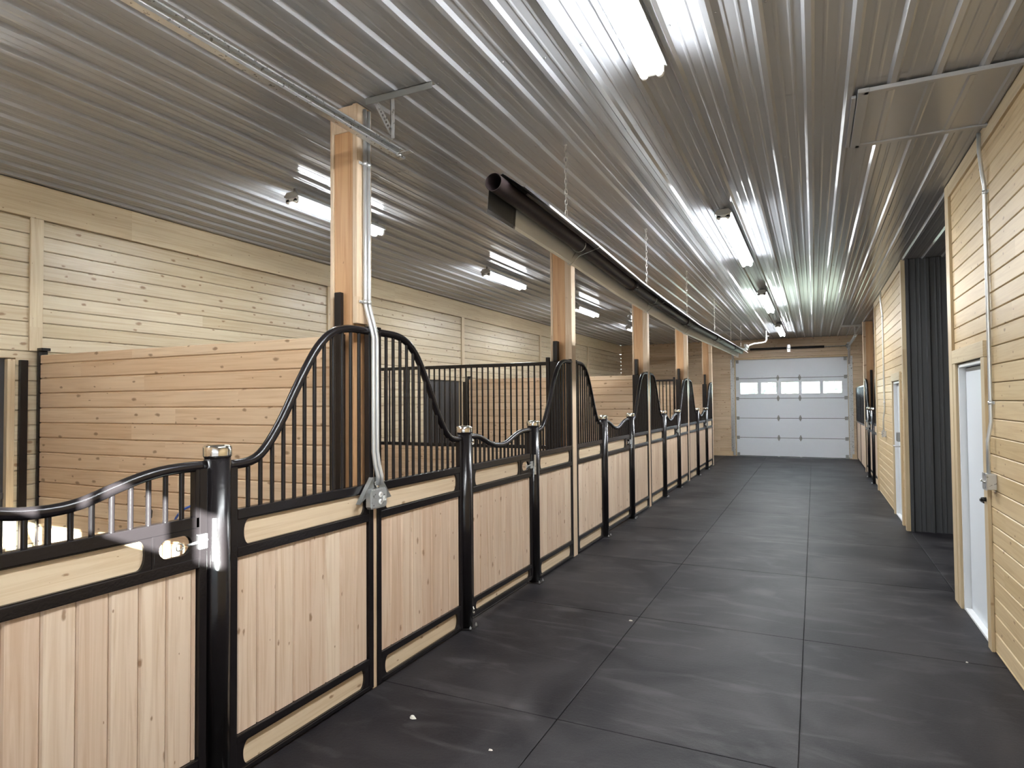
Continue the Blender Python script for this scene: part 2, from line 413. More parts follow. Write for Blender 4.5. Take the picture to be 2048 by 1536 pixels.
# ------------------------------------------------------------------ sectional garage doors
def garage_door(name, y, s, wins, hw=True, wz=(1.925, 2.265)):
    """y = inner face plane, s = +1 when the room lies towards -y"""
    e = sempty(name, ((-2.2+.87)/2, y, 0))
    zs = [0.0, .575, 1.175, 1.78, 2.40, 2.99]
    x0, x1 = -2.21, .905
    for k in range(5):
        p = MB(); za, zb = zs[k]+.006, zs[k+1]-.006
        if k == 3:
            wz0, wz1 = wz
            xs = [x0]+[q for w in wins for q in w]+[x1]
            p.box(x0, x1, y, y+s*.045, za, wz0); p.box(x0, x1, y, y+s*.045, wz1, zb)
            for j in range(0, len(xs), 2): p.box(xs[j], xs[j+1], y, y+s*.045, wz0, wz1)
        else: p.box(x0, x1, y, y+s*.045, za, zb, .004)
        if s > 0 or True:
            for xc in (x0+.03, -1.0, -.38, x1-.05):
                p.box(xc-.03, xc+.03, y-s*.004, y, za, zb)
        sec = p.build('door_section', M['garage'], e)
        if k == 3:
            for w in wins:
                f = MB(); t = .022
                for (a, b_, c, d_) in ((w[0]-t, w[1]+t, wz1, wz1+t), (w[0]-t, w[1]+t, wz0-t, wz0), (w[0]-t, w[0], wz0, wz1), (w[1], w[1]+t, wz0, wz1)):
                    f.box(a, b_, y-s*.012, y+s*.03, c, d_, .002)
                fr = f.build('window_frame', M['white'], sec)
                g = MB(); g.box(w[0], w[1], y+s*.018, y+s*.021, wz0, wz1); g.build('pane', M['glass'], sec)
    if hw:
        for k in range(1, 5):
            for xc in (-.985, -.38):
                p = MB(); z = zs[k]
                p.box(xc-.035, xc+.035, y-s*.012, y-s*.003, z-.045, z+.045, .002)
                p.box(xc-.018, xc+.018, y-s*.018, y-s*.003, z-.085, z+.085, .002)
                p.tube([(xc-.04, y-s*.02, z), (xc+.04, y-s*.02, z)], .01, 8); p.build('hinge', M['steelgrey'], e)
        for z in zs[:5]+[2.93]:
            for xc, q in ((x0+.06, -1), (x1-.06, 1)):
                p = MB(); p.box(xc-.04, xc+.04, y-s*.014, y-s*.003, max(z-.05, .01), max(z-.05, .01)+.1, .002)
                p.tube([(xc, y-s*.03, z+.04), (xc+q*.1, y-s*.03, z+.04)], .008, 6)
                p.lathe([(.0, -.01), (.022, -.01), (.022, .01), (0, .01)], (xc+q*.1, y-s*.03, z+.04), 10, 'x'); p.build('roller', M['steelgrey'], e)
        for z in zs[1:5]:
            p = MB(); p.box(x0, x1, y+s*.012, y+s*.04, z-.012, z+.012); p.build('dark_seam_strip', M['rubber'], e)  # black strips added in the section joints so the lit seams read as shaded
        p = MB(); p.box(x0, x1, y-s*.004, y+s*.05, 0, .02); p.build('rubber_seal', M['rubber'], e)
    return e
WINS = [(-2.065, -1.57), (-1.464, -.989), (-.891, -.414), (-.318, .162), (.26, .745)]
garage_door('door_3', YF+.06, 1, WINS)
garage_door('door_4', YN-.02, -1, [(-2.13, -1.68), (-1.6, -1.15), (-1.05, -.58), (-.47, .04), (.14, .40)], False, (2.04, 2.29))  # unseen near door; window openings placed and narrowed to shape the sun patches

# far wall boards around the opening, with jamb trim
mb = MB()
boards(mb, 'x', XB, -2.25, 'z', .1, HC-.0, YF, YF+.04); boards(mb, 'x', .94, 4.1, 'z', .1, HC, YF, YF+.04)
boards(mb, 'x', -2.25, .94, 'z', 2.985, HC, YF, YF+.04)
mb.box(XB, -2.25, YF+.04, YF+.05, 0, HC+.05); mb.box(.94, 4.1, YF+.04, YF+.05, 0, HC+.05); mb.box(-2.25, .94, YF+.04, YF+.05, 3.0, HC+.05)
struct(mb.build('wall_far', M['far']))
n += 1; mb = MB(); mb.box(-2.25, -2.2, YF-.02, YF+.18, 0, 3.03, .003); mb.box(-2.2, -2.16, YF+.12, YF+.14, 0, 3.0); struct(mb.build('trim_%d' % n, M['rtrimz']))
n += 1; mb = MB(); mb.box(.9, .95, YF-.02, YF+.18, 0, 3.03, .003); mb.box(.86, .9, YF+.12, YF+.14, 0, 3.0); struct(mb.build('trim_%d' % n, M['rtrimz']))
n += 1; mb = MB(); mb.box(-2.25, .95, YF-.02, YF+.18, 2.985, 3.04, .003); struct(mb.build('trim_%d' % n, M['trimx']))
mb = MB(); mb.box(XB, -2.25, YF-.025, YF+.03, 0, .14, .004); struct(mb.build('baseboard_far', M['trimx']))
mb = MB(); mb.box(.95, 4.1, YF-.025, YF+.03, 0, .14, .004); struct(mb.build('baseboard_right', M['trimx']))
# near wall behind the camera
mb = MB()
boards(mb, 'x', XB, -2.2, 'z', 0, HC, YN, YN-.04); boards(mb, 'x', .9, 4.1, 'z', 0, HC, YN, YN-.04); boards(mb, 'x', -2.2, .9, 'z', 2.99, HC, YN, YN-.04)
mb.box(XB, -2.19, YN-.06, YN-.04, 0, HC+.05); mb.box(.885, 4.1, YN-.06, YN-.04, 0, HC+.05); mb.box(-2.2, .9, YN-.06, YN-.04, 2.99, HC+.05)
struct(mb.build('wall_near', M['far']))

# garage door tracks, torsion bar (far door)
def vtrack(x, y, s, z1):
    p = MB(); p.box(x-.028, x+.028, y-.055, y-.048, 0, z1); p.box(x-.028, x-.024, y-.055, y-.015, 0, z1); p.box(x+.024, x+.028, y-.055, y-.015, 0, z1)
    return p
def door_tracks(label, x, s, yw, y_end, z, cat='door track', full=True):
    e = thing('door_track', label, cat, (x, yw, 0))
    if full:
        p = MB(); q = -1 if x < -1 else 1
        p.box(x-.03, x+.03, yw-.05, yw-.046, .02, 2.75); p.box(x-.03, x-.026, yw-.05, yw-.01, .02, 2.75); p.box(x+.026, x+.03, yw-.05, yw-.01, .02, 2.75)
        p.build('upright_track', M['galv'], e)
        p = MB(); p.box(x+q*.03, x+q*.034, yw-.06, yw, .02, 3.0); p.box(x+q*.03, x+q*.09, yw-.012, yw-.002, .02, 3.0)
        p.build('track_angle', M['galv'], e)
        p = MB(); pts = []
        for k in range(9):
            a = PI/2*k/8; pts.append((yw-.03-(.55-.55*math.cos(a)), 2.75+.55*math.sin(a)*(z-2.75)/.55))
        for off in (-.026, .026): p.tube([(x+off, a, b_) for a, b_ in pts], .006, 6)
        p.tube([(x, a+.0, b_+.02) for a, b_ in pts], .012, 6)
        p.build('curved_track', M['galv'], e)
    ya = yw-.58 if full else yw
    p = MB(); a, b_ = min(ya, y_end), max(ya, y_end)
    # C-shaped rail, open towards the door
    o_ = 1 if x < -1 else -1
    prof = [(x-o_*.028, z-.03), (x+o_*.012, z-.03), (x+o_*.02, z-.022), (x+o_*.02, z-.016), (x+o_*.016, z-.016), (x+o_*.010, z-.026), (x-o_*.022, z-.026),
            (x-o_*.022, z+.026), (x+o_*.010, z+.026), (x+o_*.016, z+.016), (x+o_*.02, z+.016), (x+o_*.02, z+.022), (x+o_*.012, z+.03), (x-o_*.028, z+.03)]
    p.extr(prof, 'y', a, b_); p.build('level_track', M['galv'], e)
    p = MB(); p.extr([(x-o_*.028, z+.03), (x-o_*.028, z+.034), (x-o_*.062, z+.034), (x-o_*.062, z+.03)], 'y', a, b_)
    p.box(x-o_*.03, x-o_*.034, a, b_, z-.01, z+.032); p.build('track_angle', M['galv'], e)
    return e
def perforated(p, a, b_, w=.028, n=11):
    """thin slotted strap between two points, lying in an x-z plane"""
    a = Vector(a); b_ = Vector(b_); t = (b_-a).normalized(); L = (b_-a).length; nx = Vector((0, 1, 0)).cross(t).normalized()
    if abs(t.y) > .9: nx = Vector((1, 0, 0))
    th = t.cross(nx).normalized()*.0015
    def q(u0, u1, v0, v1):
        vs = []
        for k in (-1, 1):
            for (uu, vv) in ((u0, v0), (u1, v0), (u1, v1), (u0, v1)): vs.append(a+t*uu+nx*vv+th*k)
        p.add(vs, [(0, 1, 2, 3), (7, 6, 5, 4), (0, 4, 5, 1), (1, 5, 6, 2), (2, 6, 7, 3), (3, 7, 4, 0)])
    q(0, L, -w/2, -w/5); q(0, L, w/5, w/2)
    for k in range(n+1): u0 = L*k/n; q(max(u0-L/n*.22, 0), min(u0+L/n*.22, L), -w/5, w/5)
t1 = door_tracks('galvanized overhead door track crossing in front of the nearest timber post', -2.3, -1, YN+.5, 3.27, 3.3, full=False)
p = MB(); p.box(-2.40, -1.93, 3.03, 3.07, 3.574, 3.578); p.box(-2.40, -1.93, 3.03, 3.034, 3.535, 3.578); p.build('ceiling_angle', M['steelgrey'], t1)
p = MB(); p.box(-2.222, -2.194, 3.036, 3.04, 3.3, 3.57); p.box(-2.222, -2.218, 3.036, 3.06, 3.3, 3.57); p.build('drop_strap', M['galv'], t1, 'upright strap under the ceiling angle')
p = MB(); perforated(p, (-2.34, 3.045, 3.56), (-2.215, 3.045, 3.33), .03, 10); p.build('slotted_brace', M['galv'], t1)
p = MB(); p.box(-2.30, -2.20, 3.2, 3.24, 3.285, 3.289); p.lathe([(0, -.02), (.008, -.02), (.008, .012), (0, .012)], (-2.275, 3.24, 3.3), 8, 'x'); p.lathe([(0, -.02), (.008, -.02), (.008, .012), (0, .012)], (-2.275, 3.2, 3.27), 8, 'x'); p.build('bolt', M['galv'], t1)

t2 = door_tracks('galvanized track left of the closed far garage door', -2.26, 1, YF, 17.75, 3.3)
t3 = door_tracks('galvanized track right of the closed far garage door', .94, 1, YF, 17.75, 3.3)
for e, x0_, x1_, xs_ in ((t2, -2.44, -1.9, -2.26), (t3, .62, 1.09, .94)):
    p = MB(); p.box(x0_, x1_, 17.77, 17.81, 3.572, 3.578); p.box(x0_, x1_, 17.77, 17.775, 3.53, 3.578); p.build('ceiling_angle', M['steelgrey'], e)
    p = MB(); p.box(xs_-.015, xs_+.015, 17.78, 17.785, 3.3, 3.57); p.build('drop_strap', M['steelgrey'], e)
    p = MB(); perforated(p, (xs_+.12 if e is t3 else xs_-.12, 17.79, 3.56), (xs_, 17.79, 3.33), .03, 6); p.build('slotted_brace', M['steelgrey'], e)
e = thing('torsion_spring', 'dark torsion spring shaft above the far garage door', 'door spring', (-.65, YF-.12, 3.29))
p = MB(); p.tube([(-2.25, YF-.12, 3.29), (.95, YF-.12, 3.29)], .0125, 8); p.build('shaft', M['galv'], e)
p = MB(); p.tube([(-1.75+k*.0, YF-.12, 3.29) for k in (0,)]+[(-.72, YF-.12, 3.29)], .036, 12); p.tube([(-.6, YF-.12, 3.29), (.3, YF-.12, 3.29)], .036, 12); p.build('spring', M['blackflat'], e)
for xx in (-2.2, .9):
    p = MB(); p.lathe([(.02, -.03), (.06, -.03), (.055, 0), (.065, .03), (.02, .03)], (xx, YF-.12, 3.29), 14, 'x'); p.build('cable_drum', M['steelgrey'], e)
for xx in (-.66, -2.24, .94):
    p = MB(); p.box(xx-.02, xx+.02, YF-.16, YF-.002, 3.27, 3.31); p.box(xx-.04, xx+.04, YF-.01, YF-.002, 3.18, 3.4); p.build('bracket', M['galv'], e)

# ------------------------------------------------------------------ right wall
D1 = (5.50, 6.40); D2 = (10.32, 11.2)
mb = MB()
for a, b_, z0 in ((YN, D1[0], 0), (D1[0], D1[1], 2.05), (D1[1], 6.62, 0), (9.86, D2[0], 0), (D2[0], D2[1], 2.03), (D2[1], 14.0, 0)):
    boards(mb, 'y', a, b_, 'z', z0, HC-.004, XR, XR+.04, off=.02)
    mb.box(XR+.04, XR+.1, a, b_, z0, HC)
mb.box(XR+.1, XR+.14, YN, 6.62, 2.05, HC)
struct(mb.build('wall_right', M['right']))
# partitions enclosing side rooms and passage
mb = MB(); mb.box(4.05, 4.15, YN, YF, 0, HC); mb.box(XR+.1, 4.1, 13.9, 14.0, 0, HC); struct(mb.build('wall_outer', M['far']))
mb = MB(); boards(mb, 'x', XR+.02, 4.05, 'z', 0, HC, 6.66, 6.62, off=.02); struct(mb.build('wall_passage_near', M['right']))
mb = MB(); x = XR+.02
line = [(XR+.03, 9.85)]
while x < 4.0:
    line += [(x, 9.85), (x+.015, 9.825), (x+.045, 9.825), (x+.06, 9.85)]
    for q in (.11, .16): line += [(x+q, 9.85), (x+q+.006, 9.844), (x+q+.018, 9.844), (x+q+.024, 9.85)]
    x += .2286
n0 = len(line); vs = []; 
for (xx, yy) in line: vs += [(xx, yy, 0), (xx, yy, HC)]
mb.add(vs, [(2*i, 2*i+1, 2*i+3, 2*i+2) for i in range(n0-1)]); mb.box(XR+.03, 4.05, 9.853, 9.86, 0, HC)
struct(mb.build('wall_passage_far', M['dark']))
mb = MB(); mb.box(3.5, 3.55, 6.66, 9.83, 0, HC); struct(mb.build('wall_passage_end', M['dark']))
# trims
def trim(bx, mat, c=.003):
    global n
    n += 1; m_ = MB(); m_.box(*bx, c); return struct(m_.build('trim_%d' % n, M[mat]))
trim((XR-.02, XR+.01, YN, 6.62, HC-.12, HC-.006), 'rtrimy'); trim((XR-.02, XR+.01, 9.86, 13.98, HC-.12, HC-.006), 'rtrimy')
trim((XR-.022, XR+.15, 6.52, 6.665, 0, HC-.004), 'rtrimz'); trim((XR-.022, XR+.028, 9.83, 9.93, 0, HC-.004), 'rtrimz')
trim((XR-.022, XR+.02, 13.95, 14.05, 0, HC-.004), 'rtrimz')
def man_door(name, y0, y1, zt, handle):
    e = sempty(name, (XR, (y0+y1)/2, 0)); w = .1
    p = MB(); p.box(XR-.022, XR, y0-w, y0, 0, zt+.005, .003); p.build('casing', M['rtrimz'], e)
    p = MB(); p.box(XR-.022, XR, y1, y1+w, 0, zt+.005, .003); p.build('casing', M['rtrimz'], e)
    p = MB(); p.box(XR-.026, XR, y0-w, y1+w, zt+.006, zt+.12, .003); p.build('head_casing', M['rtrimy'], e)
    p = MB(); p.box(XR-.002, XR+.13, y0, y0+.03, 0, zt, .002); p.box(XR-.002, XR+.13, y1-.03, y1, 0, zt, .002); p.box(XR-.002, XR+.13, y0, y1, zt-.03, zt, .002)
    p.build('door_frame', M['white'], e)
    p = MB(); p.box(XR+.045, XR+.085, y0+.034, y1-.038, .015, zt-.037, .003); p.build('door_panel', M['whited'], e)
    p = MB(); p.box(XR+.052, XR+.083, y1-.04, y1-.028, .0, zt-.032); p.box(XR+.052, XR+.083, y0+.03, y1-.03, zt-.04, zt-.029); p.build('weather_strip', M['rubber'], e)
    p = MB(); p.box(XR, XR+.13, y0+.03, y1-.03, 0, .02, .003); p.build('threshold', M['white'], e)
    if handle:
        p = MB(); p.lathe([(.03, 0), (.03, -.01), (.012, -.015), (.012, -.05)], (XR+.045, y0+.1, 1.0), 12, 'x'); p.box(XR-.01, XR+.005, y0+.09, y0+.21, .99, 1.01, .004)
        p.build('lever_handle', M['brass'], e)
        p = MB(); p.lathe([(.025, 0), (.025, -.018), (.01, -.02)], (XR+.045, y0+.1, 1.13), 12, 'x'); p.build('deadbolt', M['galv'], e)
    return e
man_door('door_1', D1[0], D1[1], 2.03, True)
d2 = man_door('door_2', D2[0], D2[1], 2.0, False)
p = MB(); p.box(XR-.03, XR+.1, D2[0]+.25, D2[0]+.4, 1.13, 1.26, .01); p.build('keypad_lock', M['steelgrey'], d2)
p = MB(); p.tube([(XR+.08, D2[0]+.3, 1.06), (XR-.05, D2[0]+.3, 1.06), (XR-.05, D2[0]+.5, 1.06)], .01, 8); p.build('lever_handle', M['galv'], d2)
p = MB(); p.lathe([(0, -.03), (.014, -.03), (.016, 0)], (XR-.022, D1[0]-.06, 1.04), 8, 'x'); p.build('door_stop', M['brass'], bpy.data.objects['door_1'])

# ------------------------------------------------------------------ ceiling hatch
e = thing('attic_hatch', 'white steel attic hatch cover in a raised frame on the ceiling by the right wall', 'hatch', (.68, 4.7, HC))
hx0, hx1, hy0, hy1 = .30, 1.08, 4.27, 5.14
p = MB(); p.box(hx0+.02, hx1-.01, hy0+.02, hy1-.02, HC-.03, HC-.024)
for k in range(4): x = hx0+.12+k*.2; p.extr([(x, HC-.03), (x+.012, HC-.036), (x+.035, HC-.036), (x+.047, HC-.03)], 'y', hy0+.03, hy1-.03)
p.build('hatch_panel', M['ceil'], e)
for bx in ((hx0-.03, hx0+.03, hy0-.03, hy1+.03), (hx0, hx1, hy0-.025, hy0+.015), (hx0, hx1, hy1-.02, hy1+.03)):
    p = MB(); p.box(*bx, HC-.042, HC-.016, .004); p.build('frame_strip', M['ceil'], e)
p = MB(); p.box(hx0-.06, hx0-.035, hy0+.05, hy1+.02, HC-.035, HC-.017, .003); p.build('side_flashing', M['ceil'], e)

# ------------------------------------------------------------------ stall fronts
RAILS = [(0.0, .036), (.158, .197), (1.026, 1.073), (1.203, 1.253)]
XF0, XF1 = XS-.02, XS+.02
HIGH = [(0, 1.463), (.06, 1.463), (.13, 1.472), (.19, 1.50), (.26, 1.57), (.34, 1.68), (.42, 1.81), (.50, 1.935), (.58, 2.045), (.66, 2.12), (.74, 2.165), (.84, 2.187), (.95, 2.191), (1.06, 2.192)]
def interp(tab, x):
    if x <= tab[0][0]: return tab[0][1]
    for (a, va), (b_, vb) in zip(tab, tab[1:]):
        if x <= b_: t = (x-a)/(b_-a); return va+(vb-va)*t
    return tab[-1][1]
def smooth_curve(tab, L, n=34):
    """Catmull-Rom through the table"""
    out = []
    for i in range(n+1):
        x = L*i/n
        k = 0
        while k < len(tab)-2 and x > tab[k+1][0]: k += 1
        p0 = tab[max(k-1, 0)]; p1 = tab[k]; p2 = tab[k+1]; p3 = tab[min(k+2, len(tab)-1)]
        h = p2[0]-p1[0]; t = min(max((x-p1[0])/h, 0), 1)
        m1 = (p2[1]-p0[1])/max(p2[0]-p0[0], 1e-6)*h; m2 = (p3[1]-p1[1])/max(p3[0]-p1[0], 1e-6)*h
        z = (2*t**3-3*t*t+1)*p1[1]+(t**3-2*t*t+t)*m1+(-2*t**3+3*t*t)*p2[1]+(t**3-t*t)*m2
        out.append((x, z))
    return out
def slot_plate(p, y0, y1, z0, z1, iy0, iy1, iz0, iz1, rx, xa, xb, n=10):
    inner = []; outer = []
    zc = (iz0+iz1)/2; hz = (iz1-iz0)/2
    for j in range(n+1):
        a = -PI/2+PI*j/n; inner.append((iy1-rx+rx*math.cos(a), zc+hz*math.sin(a))); outer.append((y1, z0+(z1-z0)*j/n))
    for j in range(n+1):
        a = PI/2+PI*j/n; inner.append((iy0+rx+rx*math.cos(a), zc+hz*math.sin(a))); outer.append((y0, z1-(z1-z0)*j/n))
    m_ = len(inner); vs = []
    for X in (xa, xb): vs += [(X, *q) for q in inner]+[(X, *q) for q in outer]
    fs = []
    for i in range(m_):
        j = (i+1) % m_
        fs += [(i, j, m_+j, m_+i), (2*m_+i, 3*m_+i, 3*m_+j, 2*m_+j), (i, 2*m_+i, 2*m_+j, j), (m_+i, m_+j, 3*m_+j, 3*m_+i)]
    p.add(vs, fs)
def front_panel(name, label, y0, L, flip, cat, group, door=False, xs=XS, side=1, kids=None):
    """y0 = end at the round post (flip=False: panel runs to +y up to the timber; flip=True runs to -y)"""
    sg = -1 if flip else 1
    e = thing(name, label, cat, (xs, y0+sg*L/2, 0), group)
    Y = lambda q: y0+sg*q
    X0, X1 = xs-.02, xs+.02
    tab = DOORTAB(L) if door else [(q*L/1.06, z) for q, z in HIGH]
    crv = smooth_curve(tab, L)
    def bx(p, a, b_, z0, z1, xa=X0, xb=X1, c=.004): p.box(xa, xb, Y(a), Y(b_), z0, z1, c)
    hs, he = crv[0][1], crv[-1][1]
    p = MB(); bz = .06 if door else .012
    bx(p, 0, .04, bz, hs+.015); bx(p, L-.04, L, bz, he+(.012 if door else .03))
    if door: bx(p, L-.06, L-.04, 1.2, he)
    for k, (a, b_) in enumerate(RAILS):
        if k == 0 and door: a, b_ = .05, .05+.036
        bx(p, .04, L-.04, a+(.012 if k == 0 and not door else 0), b_)
    yy = sorted((Y(.035), Y(L-.035)))
    lo = (.086 if door else .036)
    slot_plate(p, yy[0], yy[1], lo-.005, .162, yy[0]+.045, yy[1]-.045, lo+.004, .153, .03, xs-.012, xs+.014)
    if door:
        ys1 = sorted((Y(.035), Y(L-.26))); ys2 = sorted((Y(L-.25), Y(L-.035)))
        slot_plate(p, ys1[0], ys1[1], 1.07, 1.206, ys1[0]+.045, ys1[1]-.03, 1.078, 1.198, .03, xs-.012, xs+.014)
        slot_plate(p, ys2[0], ys2[1], 1.07, 1.206, ys2[0]+.02, ys2[1]-.04, 1.098, 1.182, .045, xs-.004, xs+.016)
        bx(p, L-.262, L-.25, 1.07, 1.206, X0, X1-.002, .002)
    else:
        slot_plate(p, yy[0], yy[1], 1.07, 1.206, yy[0]+.045, yy[1]-.045, 1.078, 1.198, .03, xs-.012, xs+.014)
    p.build('frame', M['black'], e)
    p = MB(); a, b_ = sorted((Y(.042), Y(L-.042)))
    boards(p, 'z', .199, 1.024, 'y', a, b_, xs+side*.006, xs-side*.014, w=.1205, off=0, ch=.007, gap=.0022)
    p.box(xs-side*.015, xs-side*.006, a, b_, .199, 1.024)
    p.build('plank_panel', M['plank'], e)
    for nm, z0, z1, q0, q1 in (('lower_board', lo, .157, .042, L-.042), ('upper_board', 1.074, 1.202, .042, (L-.265) if door else (L-.042))):
        p = MB(); a, b_ = sorted((Y(q0), Y(q1))); p.box(xs-.011, xs+.0, a, b_, z0, z1); p.build(nm, M['strip'], e)
    p = MB(); p.tube([(xs, Y(a), z) for a, z in crv], .0235, 14); p.build('curved_rail', M['black'], e)
    nb = int(round((L-.08)/.0765)); st = (L-.08)/nb
    for k in range(1, nb):
        a = .04+st*k
        zt = 0
        for (q0, z0), (q1, z1) in zip(crv, crv[1:]):
            if q0 <= a <= q1: zt = z0+(z1-z0)*(a-q0)/(q1-q0)
        if door and a > L-.07: continue
        p = MB(); p.tube([(xs, Y(a), 1.25), (xs, Y(a), zt)], .0108, 8, cap=False); p.build('bar', M['black'], e)
    if door:
        # latch: spring rod with ring, hinges on the other stile
        p = MB(); yl = Y(L-.14); zz = 1.138; xo = xs+side*.02
        p.tube([(xo, Y(L-.1), zz), (xo, Y(L), zz+.006)], .006, 8)
        ring = [(xo+.004*math.cos(a*2), yl+sg*.0+.016*math.cos(a), zz+.016*math.sin(a)) for a in [2*PI*k/14 for k in range(15)]]
        p.tube(ring, .003, 6); p.box(xo-.006, xo+.008, Y(L-.045), Y(L-.005), zz-.03, zz+.035, .003)
        p.build('latch', M['galv'], e)
        for z in (1.44, .12):
            p = MB()
            for dz in (0, -.028): p.lathe([(.0, -.008), (.011, -.008), (.011, .008), (0, .008)], (xs+side*.03, Y(.01), z+dz), 10)
            p.tube([(xs+side*.03, Y(.01), z-.05), (xs+side*.03, Y(.01), z+.02)], .005, 6); p.box(xs, xs+side*.03, Y(-.005), Y(.02), z-.018, z-.01)
            p.build('hinge', M['chrome'], e)
    return e
def DOORTAB(L):
    t = [(0, 1.472), (.07, 1.472), (.15, 1.466), (.24, 1.44), (.34, 1.405), (.44, 1.380), (.52, 1.372), (.6, 1.372), (.68, 1.384), (.78, 1.415), (.88, 1.445), (.98, 1.465), (1.08, 1.472), (1.2, 1.472)]
    return [(q*L/1.2, z) for q, z in t]

ORD = ['nearest', 'second', 'third', 'fourth', 'fifth']
POSTY = []                      # round posts
GP = 'black and pine stall front panels'
def round_post(y, label, strike, x=XS):
    e = thing('stall_post', label, 'post', (x, y, 0), 'round black posts along the stalls')
    r = .0575
    p = MB(); p.lathe([(r, .006), (r, 1.512)], (x, y, 0), 24); p.build('shaft', M['black'], e)
    p = MB(); p.lathe([(r+.004, 1.508), (r+.005, 1.515), (r+.005, 1.553), (r-.002, 1.56), (r-.02, 1.563), (0, 1.565)], (x, y, 0), 16); p.build('chrome_cap', M['chrome'], e)
    p = MB(); p.box(x-.085, x+.085, y-.06, y+.06, 0, .008, .002)
    p.build('base_plate', M['blackflat'], e)
    for a, b_ in ((.07, .045), (.07, -.045)):
        p = MB(); p.lathe([(.009, .008), (.009, .02), (.005, .022), (.005, .03)], (x+a*(1 if x < 0 else -1), y+b_, 0), 6, smooth=False); p.build('bolt', M['galv'], e)
    if strike:
        p = MB(); s = 1 if x < 0 else -1
        a0 = math.radians(-50 if x < 0 else 230)
        # a curved strike plate on the camera side of the post
        vs = []; ns = 5
        for k in range(ns+1):
            a = a0-.15+.3*k/ns
            for rr in (r+.0005, r+.004):
                for z in (1.045, 1.235): vs.append((x+rr*math.cos(a), y+rr*math.sin(a), z))
        fs = []
        for k in range(ns):
            b0 = 4*k; fs += [(b0+2, b0+3, b0+7, b0+6), (b0, b0+4, b0+5, b0+1), (b0+1, b0+5, b0+7, b0+3), (b0, b0+2, b0+6, b0+4)]
        fs += [(0, 1, 3, 2), (4*ns, 4*ns+2, 4*ns+3, 4*ns+1)]
        p.add(vs, fs); p.build('strike_plate', M['galv'], e)
    return e
CA, CB = 1.14, 2.49
# round posts: a pair per stall
for k in range(-1, 4):
    T = T0+PITCH*k
    if k == -1: lab_a = None
    nm = ['', 'nearest', 'second', 'third', 'fourth'][k+1]
    if k == -1:
        round_post(T+CA, 'round black post at the hinge side of the nearest stall door', False)
        round_post(T+CB, 'largest round black post, chrome capped, with sunlight across its middle', True)
    else:
        desc = ['the stall just beyond the conduits', 'the stall past the second timber post', 'the stall past the third timber post', 'the farthest left stall'][k]
        round_post(T+CA, 'round black post, nearer of two in '+desc, False)
        round_post(T+CB, 'round black post, farther of two in '+desc, True)
rp = .0595
GD = 'stall doors with dipped top rails'
DL = CB-CA-2*rp-.014
lab = ['nearest stall door, cut by the left frame edge, sun on its dipped rail', 'stall door just past the conduits, with a silver latch', 'stall door between the second and third timber posts',
       'stall door between the third and fourth timber posts', 'farthest stall door on the left, before the far garage door']
for k in range(-1, 4):
    T = T0+PITCH*k
    front_panel('stall_door', lab[k+1], T+CA+rp+.007, DL, False, 'stall door', GD, True)
# fixed panels: after the second round post rising to the next timber, and falling from the timber to the first round post
seq = ['nearest', 'second', 'third', 'fourth', 'fifth']
for k in range(0, 5):
    T = T0+PITCH*k; gap = .02 if k == 0 else .068
    y0 = T-PITCH+CB+rp
    front_panel('stall_front_panel', 'black framed pine stall panel whose curved rail rises to the %s timber post' % seq[k] if k else 'nearest curved stall panel, between the sunlit round post and the conduits', y0, T-gap-y0, False, 'stall panel', GP)
    if k < 4:
        y1 = T+CA-rp
        front_panel('stall_front_panel', 'black framed pine stall panel curving down beyond the %s timber post' % seq[k] if k else 'curved stall panel just beyond the conduits, sweeping down to a round post', y1, y1-(T+gap), True, 'stall panel', GP)
y1 = T0-PITCH+CA-rp
front_panel('stall_front_panel', 'stall panel beside the near garage door, outside the left frame edge', y1, .66, True, 'stall panel', GP)

# timber posts
for k, T in enumerate(TIM):
    e = thing('timber_post', ['big square timber post with silver conduits clipped to it', 'square timber post at the start of the barred partition behind the hanging heater', 'square timber post in the middle of the row, third from the front',
              'square timber post, fourth from the front', 'last square timber post of the left row'][k], 'post', (-2.615, T, 0), 'timber posts carrying the ceiling')
    dy = -.05 if k == 0 else 0
    p = MB(); p.box(-2.69, -2.54, T-.06+dy, T+.09+dy, 0, HC-.005, .004); p.build('core', M['timber'], e)
    p = MB()
    if k == 0:
        p.box(-2.54, -2.505, T-.07+dy, T+.07+dy, 2.235, HC-.004, .003)
        p.build('facing_board', M['facing'], e)
        p = MB(); p.box(-2.53, -2.467, T-.017, T+.017, 0.0, 1.10, .002); p.box(-2.53, -2.485, T-.017, T+.017, 1.1, 2.235, .002); p.build('filler_strip', M['facing'], e)
    else:
        p.box(-2.54, -2.462, T-.064, T+.064, 0, HC-.004, .004); p.build('facing_board', M['facing'], e)
    p = MB(); p.box(-2.715, -2.69, T-.07+dy, T+.09+dy, 0, HC-.004, .003); p.build('side_board', M['facing'], e)
    if k == 0:
        p = MB(); p.box(-2.69, -2.535, T-.068+dy, T-.058+dy, HC-.17, HC-.01, .002); p.build('head_block', M['facing'], e, 'pale block at the top')

